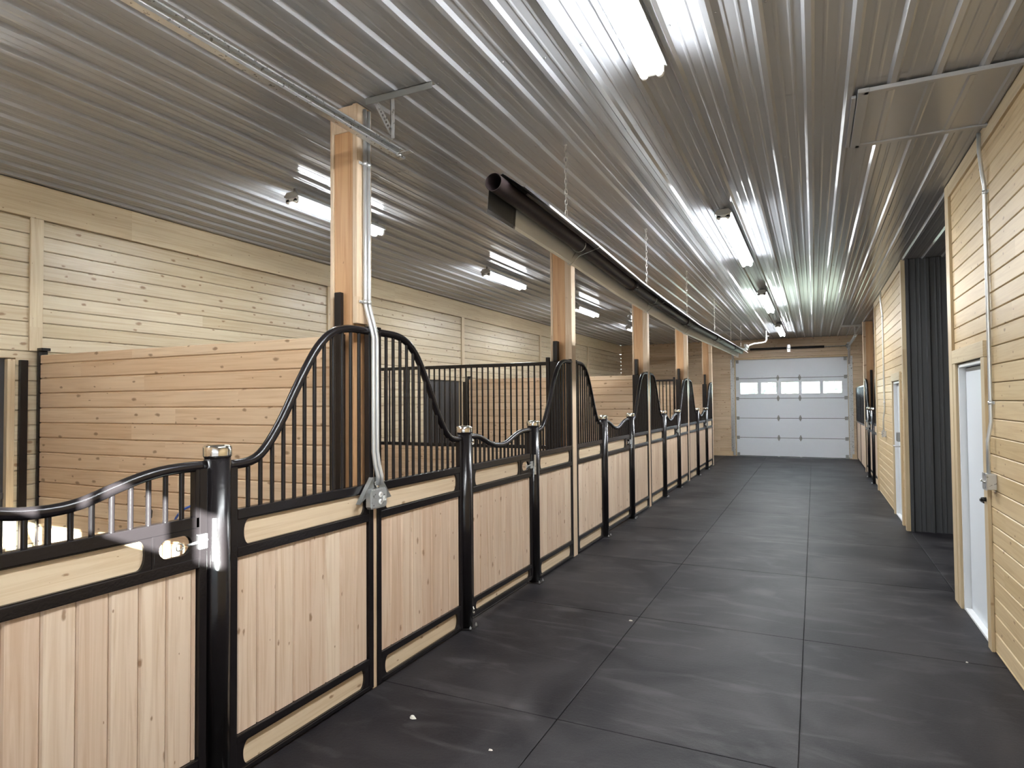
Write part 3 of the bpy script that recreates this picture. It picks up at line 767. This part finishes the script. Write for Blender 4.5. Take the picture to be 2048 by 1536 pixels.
# partitions
for k, T in enumerate(TIM):
    yc = T-.1
    if k % 2 == 0:
        e = thing('wood_partition', ['wide plank partition wall filling the nearest stall', 'plank partition wall behind the third timber post', 'plank partition wall behind the last timber post'][k//2], 'partition', (-4.3, yc, 0), 'plank stall partitions')
        p = MB()
        w = BW; z = .02; i = 0
        s = 1
        kk = 0
        while z < 2.15:
            z1 = min(z+w, 2.17)-.004; ch = .006
            prof = [(yc-.02+ch, z), (yc-.02, z+ch), (yc-.02, z1-ch), (yc-.02+ch, z1), (yc+.02-ch, z1), (yc+.02, z1-ch), (yc+.02, z+ch), (yc+.02-ch, z)]
            p.extr(prof, 'x', XB+.045, -2.722 if k == 0 else -2.705); z = z1+.004
        p.box(XB+.045, -2.722, yc-.006, yc+.006, .02, 2.16)
        p.build('planks', M['part'], e)
        p = MB(); yq = yc-.015 if k == 0 else yc+.035; p.box(-2.70, -2.598, yc-.045, yq, 0, 2.172, .003); p.box(-2.662, -2.613, yc-.045, yq, 2.172, 2.43, .003); p.build('channel', M['black'], e)
        p = MB(); p.box(XB+.022, XB+.05, yc-.035, yc+.035, 0, 2.2, .003); p.box(XB+.022, XB+.09, yc-.035, yc+.035, 2.2, 2.225, .003); p.build('channel', M['black'], e)
    else:
        e = thing('barred_partition', ['black barred stall partition running back from the second timber post', 'black barred stall partition running back from the fourth timber post'][k//2], 'partition', (-4.3, yc, 0), 'barred stall partitions')
        p = MB()
        for z0, z1 in ((.02, .06), (1.205, 1.245), (2.16, 2.20)): p.box(XB+.06, -2.73, yc-.02, yc+.02, z0, z1, .004)
        p.box(-2.76, -2.72, yc-.022, yc+.022, 0, 2.25, .004); p.box(XB+.03, XB+.07, yc-.022, yc+.022, 0, 2.25, .004)
        p.build('frame', M['black'], e)
        p = MB(); p.box(-2.70, -2.598, yc-.04, yc+.035, 0, 2.2, .003); p.box(-2.662, -2.613, yc-.04, yc+.035, 2.2, 2.43, .003); p.build('channel', M['black'], e)
        p = MB(); z = .06
        while z < 1.2:
            z1 = min(z+BW, 1.205); ch = .007
            p.extr([(yc-.015+ch, z), (yc-.015, z+ch), (yc-.015, z1-ch), (yc-.015+ch, z1), (yc+.015, z1), (yc+.015, z)], 'x', XB+.07, -2.76); z = z1
        p.build('planks', M['part'], e)
        nb = 39; xa, xb = XB+.07, -2.76
        for i in range(1, nb+1):
            x = xa+(xb-xa)*i/(nb+1)
            p = MB(); p.tube([(x, yc, 1.24), (x, yc, 2.165)], .0108, 8, cap=False); p.build('bar', M['black'], e)

# ------------------------------------------------------------------ right-hand far stall
GR = 'right hand stall front'
XT = XR+.02
e = front_panel('stall_front_panel', 'narrow curved stall panel on the right, just past the far white service door', 14.92, .85, True, 'stall panel', GP, xs=XT, side=-1)
round_post(14.985, 'round black post on the right, nearer of the pair', False, XT)
round_post(16.2, 'round black post on the right, farther of the pair', True, XT)
front_panel('stall_door', 'stall door between the two round posts on the right', 15.05, 1.085, False, 'stall door', GD, True, xs=XT, side=-1)
front_panel('stall_front_panel', 'curved stall panel on the right rising to the timber post', 16.262, .98, False, 'stall panel', GP, xs=XT, side=-1)
e = thing('timber_post', 'square timber post standing in the right hand stall front', 'post', (XR+.12, 17.36, 0), 'timber posts carrying the ceiling')
p = MB(); p.box(XR+.05, XR+.2, 17.30, 17.45, 0, HC-.005, .004); p.build('core', M['timber'], e)
p = MB(); p.box(XR-.01, XR+.05, 17.30, 17.43, 0, HC-.005, .004); p.build('facing_board', M['facing'], e)
p = MB(); p.box(XR+.12, XR+.17, 17.25, 17.30, 0, 2.43, .004); p.build('steel_channel', M['black'], e)
e = thing('grille_panel', 'straight black grille over a white lower wall, beside the far garage door on the right', 'stall panel', (XR+.02, 19.1, 0))
ya, yb = 17.44, 20.84
p = MB()
for z0, z1 in ((.02, .06), (1.08, 1.12), (2.04, 2.08)): p.box(XR, XR+.04, ya, yb, z0, z1, .004)
for yy in (ya, yb-.04, (ya+yb)/2): p.box(XR, XR+.04, yy, yy+.04, .02, 2.08, .004)
p.build('frame', M['black'], e)
p = MB(); boards(p, 'z', .06, 1.08, 'y', ya+.04, yb-.04, XR+.01, XR+.03, w=.1205); p.build('plank_panel', M['plank'], e)
nb = 42
for i in range(1, nb+1):
    yy = ya+.04+(yb-ya-.08)*i/(nb+1)
    p = MB(); p.tube([(XR+.02, yy, 1.12), (XR+.02, yy, 2.045)], .0108, 6, cap=False); p.build('bar', M['black'], e)

# ------------------------------------------------------------------ lights
def strip_light(label, x, y0, length, z, group, ntube_len, mat, drop, cat='ceiling light'):
    e = thing('ceiling_light', label, cat, (x, y0+length/2, HC-.02), group)
    zt = z
    p = MB(); p.extr([(x-.078, zt+.03), (x-.03, zt+.016), (x+.03, zt+.016), (x+.078, zt+.03), (x+.078, zt+.036), (x+.05, zt+.07), (x-.05, zt+.07), (x-.078, zt+.036)], 'y', y0, y0+length)
    p.build('housing', M['fixture'], e)
    if drop:
        for yy in (y0+.04, y0+length-.06):
            p = MB(); p.box(x-.012, x+.012, yy, yy+.02, zt+.07, HC-.018); p.build('hanger', M['steelgrey'], e)
    seg = length/ntube_len
    for s_ in range(ntube_len):
        for dx in (-.042, .042):
            a, b_ = y0+seg*s_+.03, y0+seg*(s_+1)-.03
            p = MB(); p.tube([(x+dx, a, zt-.008), (x+dx, b_, zt-.008)], .0185, 12); p.build('tube', mat, e)
            al = bpy.data.lights.new('tube_light', 'AREA'); al.shape = 'RECTANGLE'; al.size = .03; al.size_y = b_-a; al.color = (.94, .98, 1.0)
            al.energy = DOWN*(.75 if drop else 1.0)
            ao = bpy.data.objects.new('tube_light', al); COL.objects.link(ao); ao.parent = e
            ao.location = Vector((x+dx, (a+b_)/2, zt-.0285))-e.location
        for yy in (y0+seg*s_+.004, y0+seg*(s_+1)-.028):
            p = MB(); p.box(x-.065, x+.065, yy, yy+.024, zt-.012, zt+.03, .003)
            for dx in (-.042, .042): p.lathe([(0, 0), (.02, 0), (.02, .024), (0, .024)], (x+dx, yy, zt-.008), 12, 'y')
            p.build('lamp_holder', M['plastic'], e)
    return e
G1 = 'long fluorescent fixtures over the aisle'; G2 = 'short fluorescent fixtures over the stalls'
la = ['closest fluorescent fixture over the aisle, cut by the top frame edge', 'second long fluorescent fixture over the aisle', 'third long fluorescent fixture over the aisle', 'farthest fluorescent fixture over the aisle, before the garage door']
for k, y0 in enumerate((.93, 6.3, 11.25, 16.5)):
    strip_light(la[k], -.75, y0, 2.44, 3.50, G1, 2, M['tube'], False)
lb = ['short fluorescent fixture over the stall, partly hidden by the nearest timber post', 'short fluorescent fixture over the stalls, between the two nearest timber posts', 'short fluorescent fixture right of the second timber post', 'short fluorescent fixture just left of the third timber post']
for k, y0 in enumerate((4.02, 7.55, 11.15, 14.85)):
    strip_light(lb[k], -3.97, y0, 1.22, 3.47, G2, 1, M['tube4'], True)
strip_light('short fluorescent fixture over the nearest stall, out of frame on the left', -3.97, .45, 1.22, 3.47, G2, 1, M['tube4'], True)

# ------------------------------------------------------------------ radiant tube heater
e = thing('tube_heater', 'long dark radiant tube heater with an aluminium reflector hung on chains', 'heater', (-1.6, 10, 2.9))
TP = [(-1.562, 3.07, 2.952), (-1.572, 4.4, 2.925), (-1.59, 5.9, 2.882), (-1.60, 7.0, 2.868), (-1.62, 9.5, 2.852), (-1.62, 12.7, 2.90), (-1.63, 16.9, 2.95)]
def at(y):
    for a, b_ in zip(TP, TP[1:]):
        if y <= b_[1]: t = (y-a[1])/(b_[1]-a[1]); return Vector((a[0]+(b_[0]-a[0])*t, y, a[2]+(b_[2]-a[2])*t))
    return Vector(TP[-1])
R = .05
def tube_open(p, pts, r, t=.003, n=24):
    for rr in (r, r-t):
        p.tube(pts, rr, n, cap=False)
    for q, i in ((pts[0], 0), (pts[-1], 1)):
        vs = []
        for j in range(n):
            a = 2*PI*j/n
            for rr in (r, r-t): vs.append((q[0]+rr*math.cos(a), q[1], q[2]+rr*math.sin(a)))
        p.add(vs, [(2*j, 2*j+1, (2*j+3) % (2*n), (2*j+2) % (2*n)) for j in range(n)])
ys = [3.07, 6.1, 9.1, 12.1, 15.1, 16.9]
for a, b_ in zip(ys, ys[1:]):
    pts = [at(a)]+[Vector(t) for t in TP if a+.05 < t[1] < b_-.05]+[at(b_)]
    p = MB(); tube_open(p, pts, R); p.build('heater_tube', M['hs'], e)
p = MB(); c = at(3.2); p.tube([(c.x-.045, 3.16, c.z-.012), (c.x+.045, 3.16, c.z-.018)], .0025, 6); p.build('baffle_wire', M['wire'], e)
for y in ys[1:-1]:
    p = MB(); p.tube([at(y-.07), at(y+.07)], R+.006, 20); q = at(y); p.tube([(q.x+.05, y, q.z-.03), (q.x+.066, y, q.z-.04)], .008, 8); p.build('coupling', M['galv'] if False else M['hs'], e)
    p = MB(); p.tube([(q.x+.052, y-.01, q.z-.028), (q.x+.068, y-.01, q.z-.028)], .007, 8); p.build('coupling_bolt', M['wire'], e)
tilt = math.radians(24)
def rp2(c, x, z): return (c.x+x*math.cos(tilt)-z*math.sin(tilt), c.z+x*math.sin(tilt)+z*math.cos(tilt))
RP = [(-.136, -.078), (-.130, -.088), (-.117, -.074), (-.046, .056), (.046, .056), (.117, -.074), (.130, -.088), (.136, -.078)]
def reflector(a, b_, mat, nm, label=None):
    yy = [a]+[t[1] for t in TP if a+.05 < t[1] < b_-.05]+[b_]
    p = MB(); vs = []; n_ = len(RP)
    for y in yy:
        c = at(y)
        for (x, z) in RP: q = rp2(c, x, z); vs.append((q[0], y, q[1]))
        for (x, z) in RP: q = rp2(c, x*1.012, z+.0025); vs.append((q[0], y, q[1]))
    fs = []
    for i in range(len(yy)-1):
        for j in range(n_-1):
            b0 = i*2*n_; b1 = b0+2*n_
            fs.append((b0+j, b0+j+1, b1+j+1, b1+j)); fs.append((b0+n_+j, b1+n_+j, b1+n_+j+1, b0+n_+j+1))
    for i in (0, len(yy)-1):
        b0 = i*2*n_
        for j in range(n_-1): fs.append((b0+j, b0+n_+j, b0+n_+j+1, b0+j+1))
    for i in range(len(yy)-1):
        b0 = i*2*n_; b1 = b0+2*n_
        for j in (0, n_-1): fs.append((b0+j, b1+j, b1+n_+j, b0+n_+j))
    p.add(vs, fs); return p.build(nm, mat, e, label)
reflector(3.15, 3.52, M['alud'], 'reflector_end', 'darkened end length of reflector')
rr_ = [3.50, 6.3, 9.2, 12.2, 16.95]
for i, (a, b_) in enumerate(zip(rr_, rr_[1:])): reflector(a, b_+.03, M['alu'], 'reflector')
for y in (4.5, 7.0, 9.4, 12.3, 15.0, 16.6):
    c = at(y)
    lf = rp2(c, -.136, -.09); rt = rp2(c, .136, -.09); tl = rp2(c, -.047, .06); tr = rp2(c, .047, .06)
    p = MB(); w = .0032
    p.tube([(tr[0], y, tr[1]+.01), (rt[0], y, rt[1]-.004), (rt[0]-.008, y+.01, rt[1]-.012), (c.x, y+.02, c.z-R-.028), (lf[0]+.01, y+.01, lf[1]-.01), (lf[0], y, lf[1]-.004), (tl[0], y, tl[1]+.01), (tr[0], y, tr[1]+.01)], w, 6)
    p.tube([(lf[0], y, lf[1]), (c.x-R-.01, y+.14, c.z+.0), ], w, 6); p.tube([(lf[0], y, lf[1]), (tl[0]-.01, y-.1, tl[1])], w, 6)
    p.tube([(c.x+(R+.005)*math.cos(a), y-.0, c.z+(R+.005)*math.sin(a)) for a in [PI*(-1.05)+PI*1.1*k/10 for k in range(11)]], w, 6)
    p.build('wire_hanger', M['wire'], e)
for i, (x, y) in enumerate(((-1.572, 4.233), (-1.59, 6.719), (-1.604, 9.19), (-1.61, 12.0), (-1.62, 14.6), (-1.62, 16.7))):
    c = at(y); zb = c.z+.075; zt = HC-.022
    p = MB(); z = zb+.03; i2 = 0; ln = .042
    p.tube([(x-.03, y, zb-.01), (x, y, zb+.035), (x+.035, y, zb+.0)], .003, 6)
    while z < zt-.02:
        hh = ln/2+.004
        pts = []
        for k in range(9):
            a = 2*PI*k/8; w_ = .0085*math.cos(a); hgt = hh*math.sin(a)
            pts.append((x+(w_ if i2 % 2 else 0), y+(0 if i2 % 2 else w_), z+ln/2+hgt))
        p.tube(pts, .0021, 5); z += ln-.004; i2 += 1
    rg = .02
    if i == 0 or True: p.tube([(x+rg*.7*math.cos(a), y, zt-.10+rg*math.sin(a)) for a in [2*PI*k/10 for k in range(11)]], .003, 6)
    p.lathe([(.003, 0), (.003, .03), (.012, .032), (.012, .04)], (x, y, HC-.055), 8)
    p.build('hanger_chain', M['wire'], e)
# gas pipe near the far end
g = thing('gas_pipe', 'pale curved pipe dropping from the ceiling to the far end of the heater', 'pipe', (-1.12, 18, HC-.02))
pts = [(-1.11, 18, 3.57), (-1.11, 18, 3.42), (-1.105, 18, 3.33), (-1.13, 17.97, 3.27), (-1.2, 17.9, 3.245), (-1.4, 17.7, 3.21), (-1.5, 17.62, 3.17), (-1.53, 17.58, 3.12)]
p = MB(); p.tube(pts, .02, 10); p.build('hose', M['alufoil'], g)
p = MB(); p.box(-1.135, -1.085, 17.97, 18.03, 3.4, 3.45, .005); p.tube([(-1.11, 18, 3.42), (-1.04, 18, 3.42)], .008, 6); p.build('valve', M['steelgrey'], g)
p = MB(); p.box(-1.56, -1.5, 16.85, 17.55, 3.08, 3.14, .004); p.box(-1.7, -1.5, 16.9, 17.2, 3.0, 3.05, .004); p.build('burner_box', M['steelgrey'], e)

# ------------------------------------------------------------------ conduits and outlet on the nearest timber
for i, dy in enumerate((0, .037)):
    e = thing('conduit', ['left one of the paired silver conduits running down the nearest timber post', 'right one of the paired silver conduits running down the nearest timber post'][i], 'conduit', (-2.47, 3.13+dy, 0), 'paired conduits')
    yb = 3.135+dy
    pts = [(-2.488, yb, 3.57), (-2.488, yb, 2.38), (-2.485, yb+.002, 2.34), (-2.45, yb+.012, 2.20), (-2.438, yb+.014, 2.15), (-2.436, yb+.012, 1.6), (-2.436, yb+.012, 1.45), (-2.43, yb+.02, 1.37), (-2.42, yb+.034, 1.30), (-2.42, yb+.034, 1.245)]
    p = MB(); p.tube(pts, .0125, 12); p.build('pipe', M['emt'], e)
    for z in (3.23, 2.37):
        p = MB(); p.tube([(-2.488, yb, z-.012), (-2.488, yb, z+.012)], .0155, 12)
        if i == 0: p.box(-2.503, -2.498, yb-.04, yb, z-.009, z+.009, .002); p.lathe([(0, .012), (.005, .01), (.006, 0)], (-2.499, yb-.03, z), 8, 'x')
        p.build('strap', M['emt'], e)
e = thing('outlet_box', 'steel outlet box with two white sockets on an angled grey plate below the conduits', 'outlet', (-2.44, 3.18, 1.2))
p = MB(); x0 = -2.452; yc = 3.178
prof = [(3.128, 1.292), (3.236, 1.292), (3.345, 1.15), (3.30, 1.148), (3.26, 1.175), (3.09, 1.175), (3.04, 1.145), (3.005, 1.148)]
p.extr([(y, z) for y, z in prof], 'x', x0, x0+.004)
p.extr([(3.005, 1.148), (3.128, 1.292), (3.124, 1.296), (3.0, 1.15)], 'x', x0, x0+.03)
p.build('mounting_plate', M['steelgrey'], e)
p = MB(); p.extr([(3.105, 1.225), (3.235, 1.225), (3.252, 1.205), (3.252, 1.125), (3.235, 1.105), (3.105, 1.105), (3.09, 1.12), (3.09, 1.205)], 'x', x0+.004, x0+.036); bxo = p.build('box', M['galv'], e)
p = MB(); p.box(x0+.036, x0+.039, 3.10, 3.245, 1.11, 1.22, .001); p.build('cover_plate', M['galv'], bxo)
for z in (1.186, 1.142):
    p = MB(); p.lathe([(.017, 0), (.017, .005), (.014, .007), (0, .007)], (x0+.038, 3.185, z), 14, 'x')
    s_ = p.build('socket', M['plastic'], e)
    p = MB(); p.box(x0+.0445, x0+.046, 3.178, 3.180, z-.005, z+.007); p.box(x0+.0445, x0+.046, 3.189, 3.191, z-.005, z+.007); p.build('slot', M['rubber'], s_)
p = MB(); p.box(x0+.038, x0+.044, 3.212, 3.226, 1.15, 1.175, .001); p.box(x0+.038, x0+.044, 3.212, 3.238, 1.145, 1.155, .001); p.build('tag', M['plastic'], e, 'white tag beside the sockets')
p = MB(); p.tube([(x0+.004, 3.19, 1.245), (x0+.007, 3.19, 1.245)], .019, 14); p.build('knockout', M['blackflat'], e)
p = MB(); p.tube([(x0+.012, 3.172, 1.255), (x0+.03, 3.175, 1.225)], .009, 8); p.tube([(x0+.005, 3.166, 1.26), (x0+.02, 3.178, 1.262)], .007, 8); p.build('connector', M['chrome'], e)
# conduits on the right wall
def wall_conduit(label, y, zt, zb, blab, tilt_=0, two=False):
    e = thing('conduit', label, 'conduit', (XR-.02, y, zt), 'conduits on the right wall')
    p = MB(); x = XR-.016
    p.tube([(x-.02, y+.02, zt), (x-.022, y+.02, zt-.12), (x-.01, y+.0, zt-.3), (x, y-.0, zt-.38), (x, y, zb+.45), (x-.0, y, zb+.35), (x-.018, y+.015, zb+.22), (x-.018, y+.015, zb)], .0125, 10)
    p.build('pipe', M['emt'], e)
    for z in (zt-.42, zb+.48):
        p = MB(); p.tube([(x, y, z-.012), (x, y, z+.012)], .0155, 10); p.box(XR-.004, XR-.001, y-.04, y+.02, z-.01, z+.01); p.build('strap', M['emt'], e)
    b_ = thing('junction_box', blab, 'electrical box', (XR-.02, y, zb), 'steel boxes on the right wall')
    p = MB(); p.box(XR-.055, XR-.001, y-.04, y+.07, zb-.105, zb, .004); p.build('box', M['galv'], b_)
    p = MB(); p.box(XR-.06, XR-.055, y-.045, y+.075, zb-.11, zb+.004, .001)
    p.build('cover', M['galv'], b_)
    for q in (-.03, .055):
        p = MB(); p.lathe([(0, -.014), (.007, -.012), (.008, 0)], (XR-.06, y+q, zb-.052), 8, 'x'); p.build('screw', M['chrome'], b_)
wall_conduit('silver conduit down the right wall beside the nearer white door', 5.27, 3.57, 1.235, 'square steel box at the end of the conduit by the nearer white door')
wall_conduit('silver conduit down the far right wall beyond the dark passage', 12.45, 3.57, 1.2, 'small steel box on the far right wall beyond the dark passage')

# ------------------------------------------------------------------ small things
p = MB(); p.tube([(-4.35, 3.05, .93), (-4.33, 3.04, .98), (-4.345, 3.04, 1.0), (-4.36, 3.05, .99)], .006, 6)
tag(p.build('wall_hook', M['blackflat'], loc=(-4.35, 3.06, .95)), 'tiny dark hook on the plank partition inside the nearest stall', 'hook')
pts = [(-4.12, 3.05, .88), (-4.06, 3.03, .95), (-3.99, 3.02, 1.01), (-3.9, 3.02, 1.045), (-3.8, 3.03, 1.06), (-3.68, 3.04, 1.06), (-3.6, 3.05, 1.04)]
p = MB(); p.tube(pts, .008, 8); tag(p.build('rope', M['rope'], loc=(-3.9, 3.03, 1.0)), 'blue rope seen through the bars of the nearest stall door', 'rope')
deb = [(-2.04, 2.98, .022, 'pale scrap on the dark mats, closest to the nearest stall panel'), (-1.35, 5.0, .017, 'pale scrap on the dark mats, farthest one from the camera'), (-1.5, 2.87, .012, 'small pale scrap near the bottom frame edge'), (.88, 5.12, .010, 'tiny pale scrap near the right wall on a mat joint')]
for x, y, s, l in deb:
    rs = random.Random(int(s*1e4)); p = MB(); nn = 9
    ring = [(x+s*(.7+.5*rs.random())*math.cos(2*PI*k/nn), y+s*.6*(.7+.5*rs.random())*math.sin(2*PI*k/nn)) for k in range(nn)]
    top = [(x+(a-x)*.6, y+(b_-y)*.6) for a, b_ in ring]
    vs = [(a, b_, .0005) for a, b_ in ring]+[(a, b_, .0005+s*(.35+.3*rs.random())) for a, b_ in top]
    p.add(vs, [(k, (k+1) % nn, nn+(k+1) % nn, nn+k) for k in range(nn)]+[tuple(range(nn))[::-1], tuple(range(nn, 2*nn))])
    tag(p.build('paper_scrap', M['paper'], loc=(x, y, 0)), l, 'scrap', 'bits of litter on the mats')

# ------------------------------------------------------------------ outside
p = MB(); p.box(-60, 60, YF+.12, YF+90, -.3, -.1); o = struct(p.build('ground', M['grass']))
p = MB(); p.box(-60, 60, YN-60, YN-.2, -.3, -.1); o = struct(p.build('yard', M['concrete']))
for i, (x, y, s) in enumerate(((-11, 72, 4.6), (-4, 84, 5.0), (4, 74, 4.2), (11, 80, 5.0))):
    rs = random.Random(i); e = thing('tree', ['leafy tree outside, seen through the left panes of the far door', 'leafy tree outside, left of centre through the far door panes', 'leafy tree outside, right of centre through the far door panes', 'leafy tree outside, seen through the right panes of the far door'][i], 'tree', (x, y, -.1), 'trees outside')
    p = MB(); p.tube([(x, y, -.1), (x+.1, y, 1), (x, y, 2.2)], .2, 8, rr=[.26, .2, .14]); p.build('trunk', M['timber'], e)
    p = MB()
    for k in range(60):
        a = rs.uniform(0, 2*PI); q = rs.uniform(0, 1)**.5*s*.6; z = 1.6+rs.uniform(0, 1)*s*.55; r = rs.uniform(.3, .6)
        p.lathe([(0, -r), (r*.7, -r*.7), (r, 0), (r*.7, r*.7), (0, r)], (x+q*math.cos(a), y+q*math.sin(a), z), 7, smooth=False)
    p.build('foliage', M['leaf'], e)
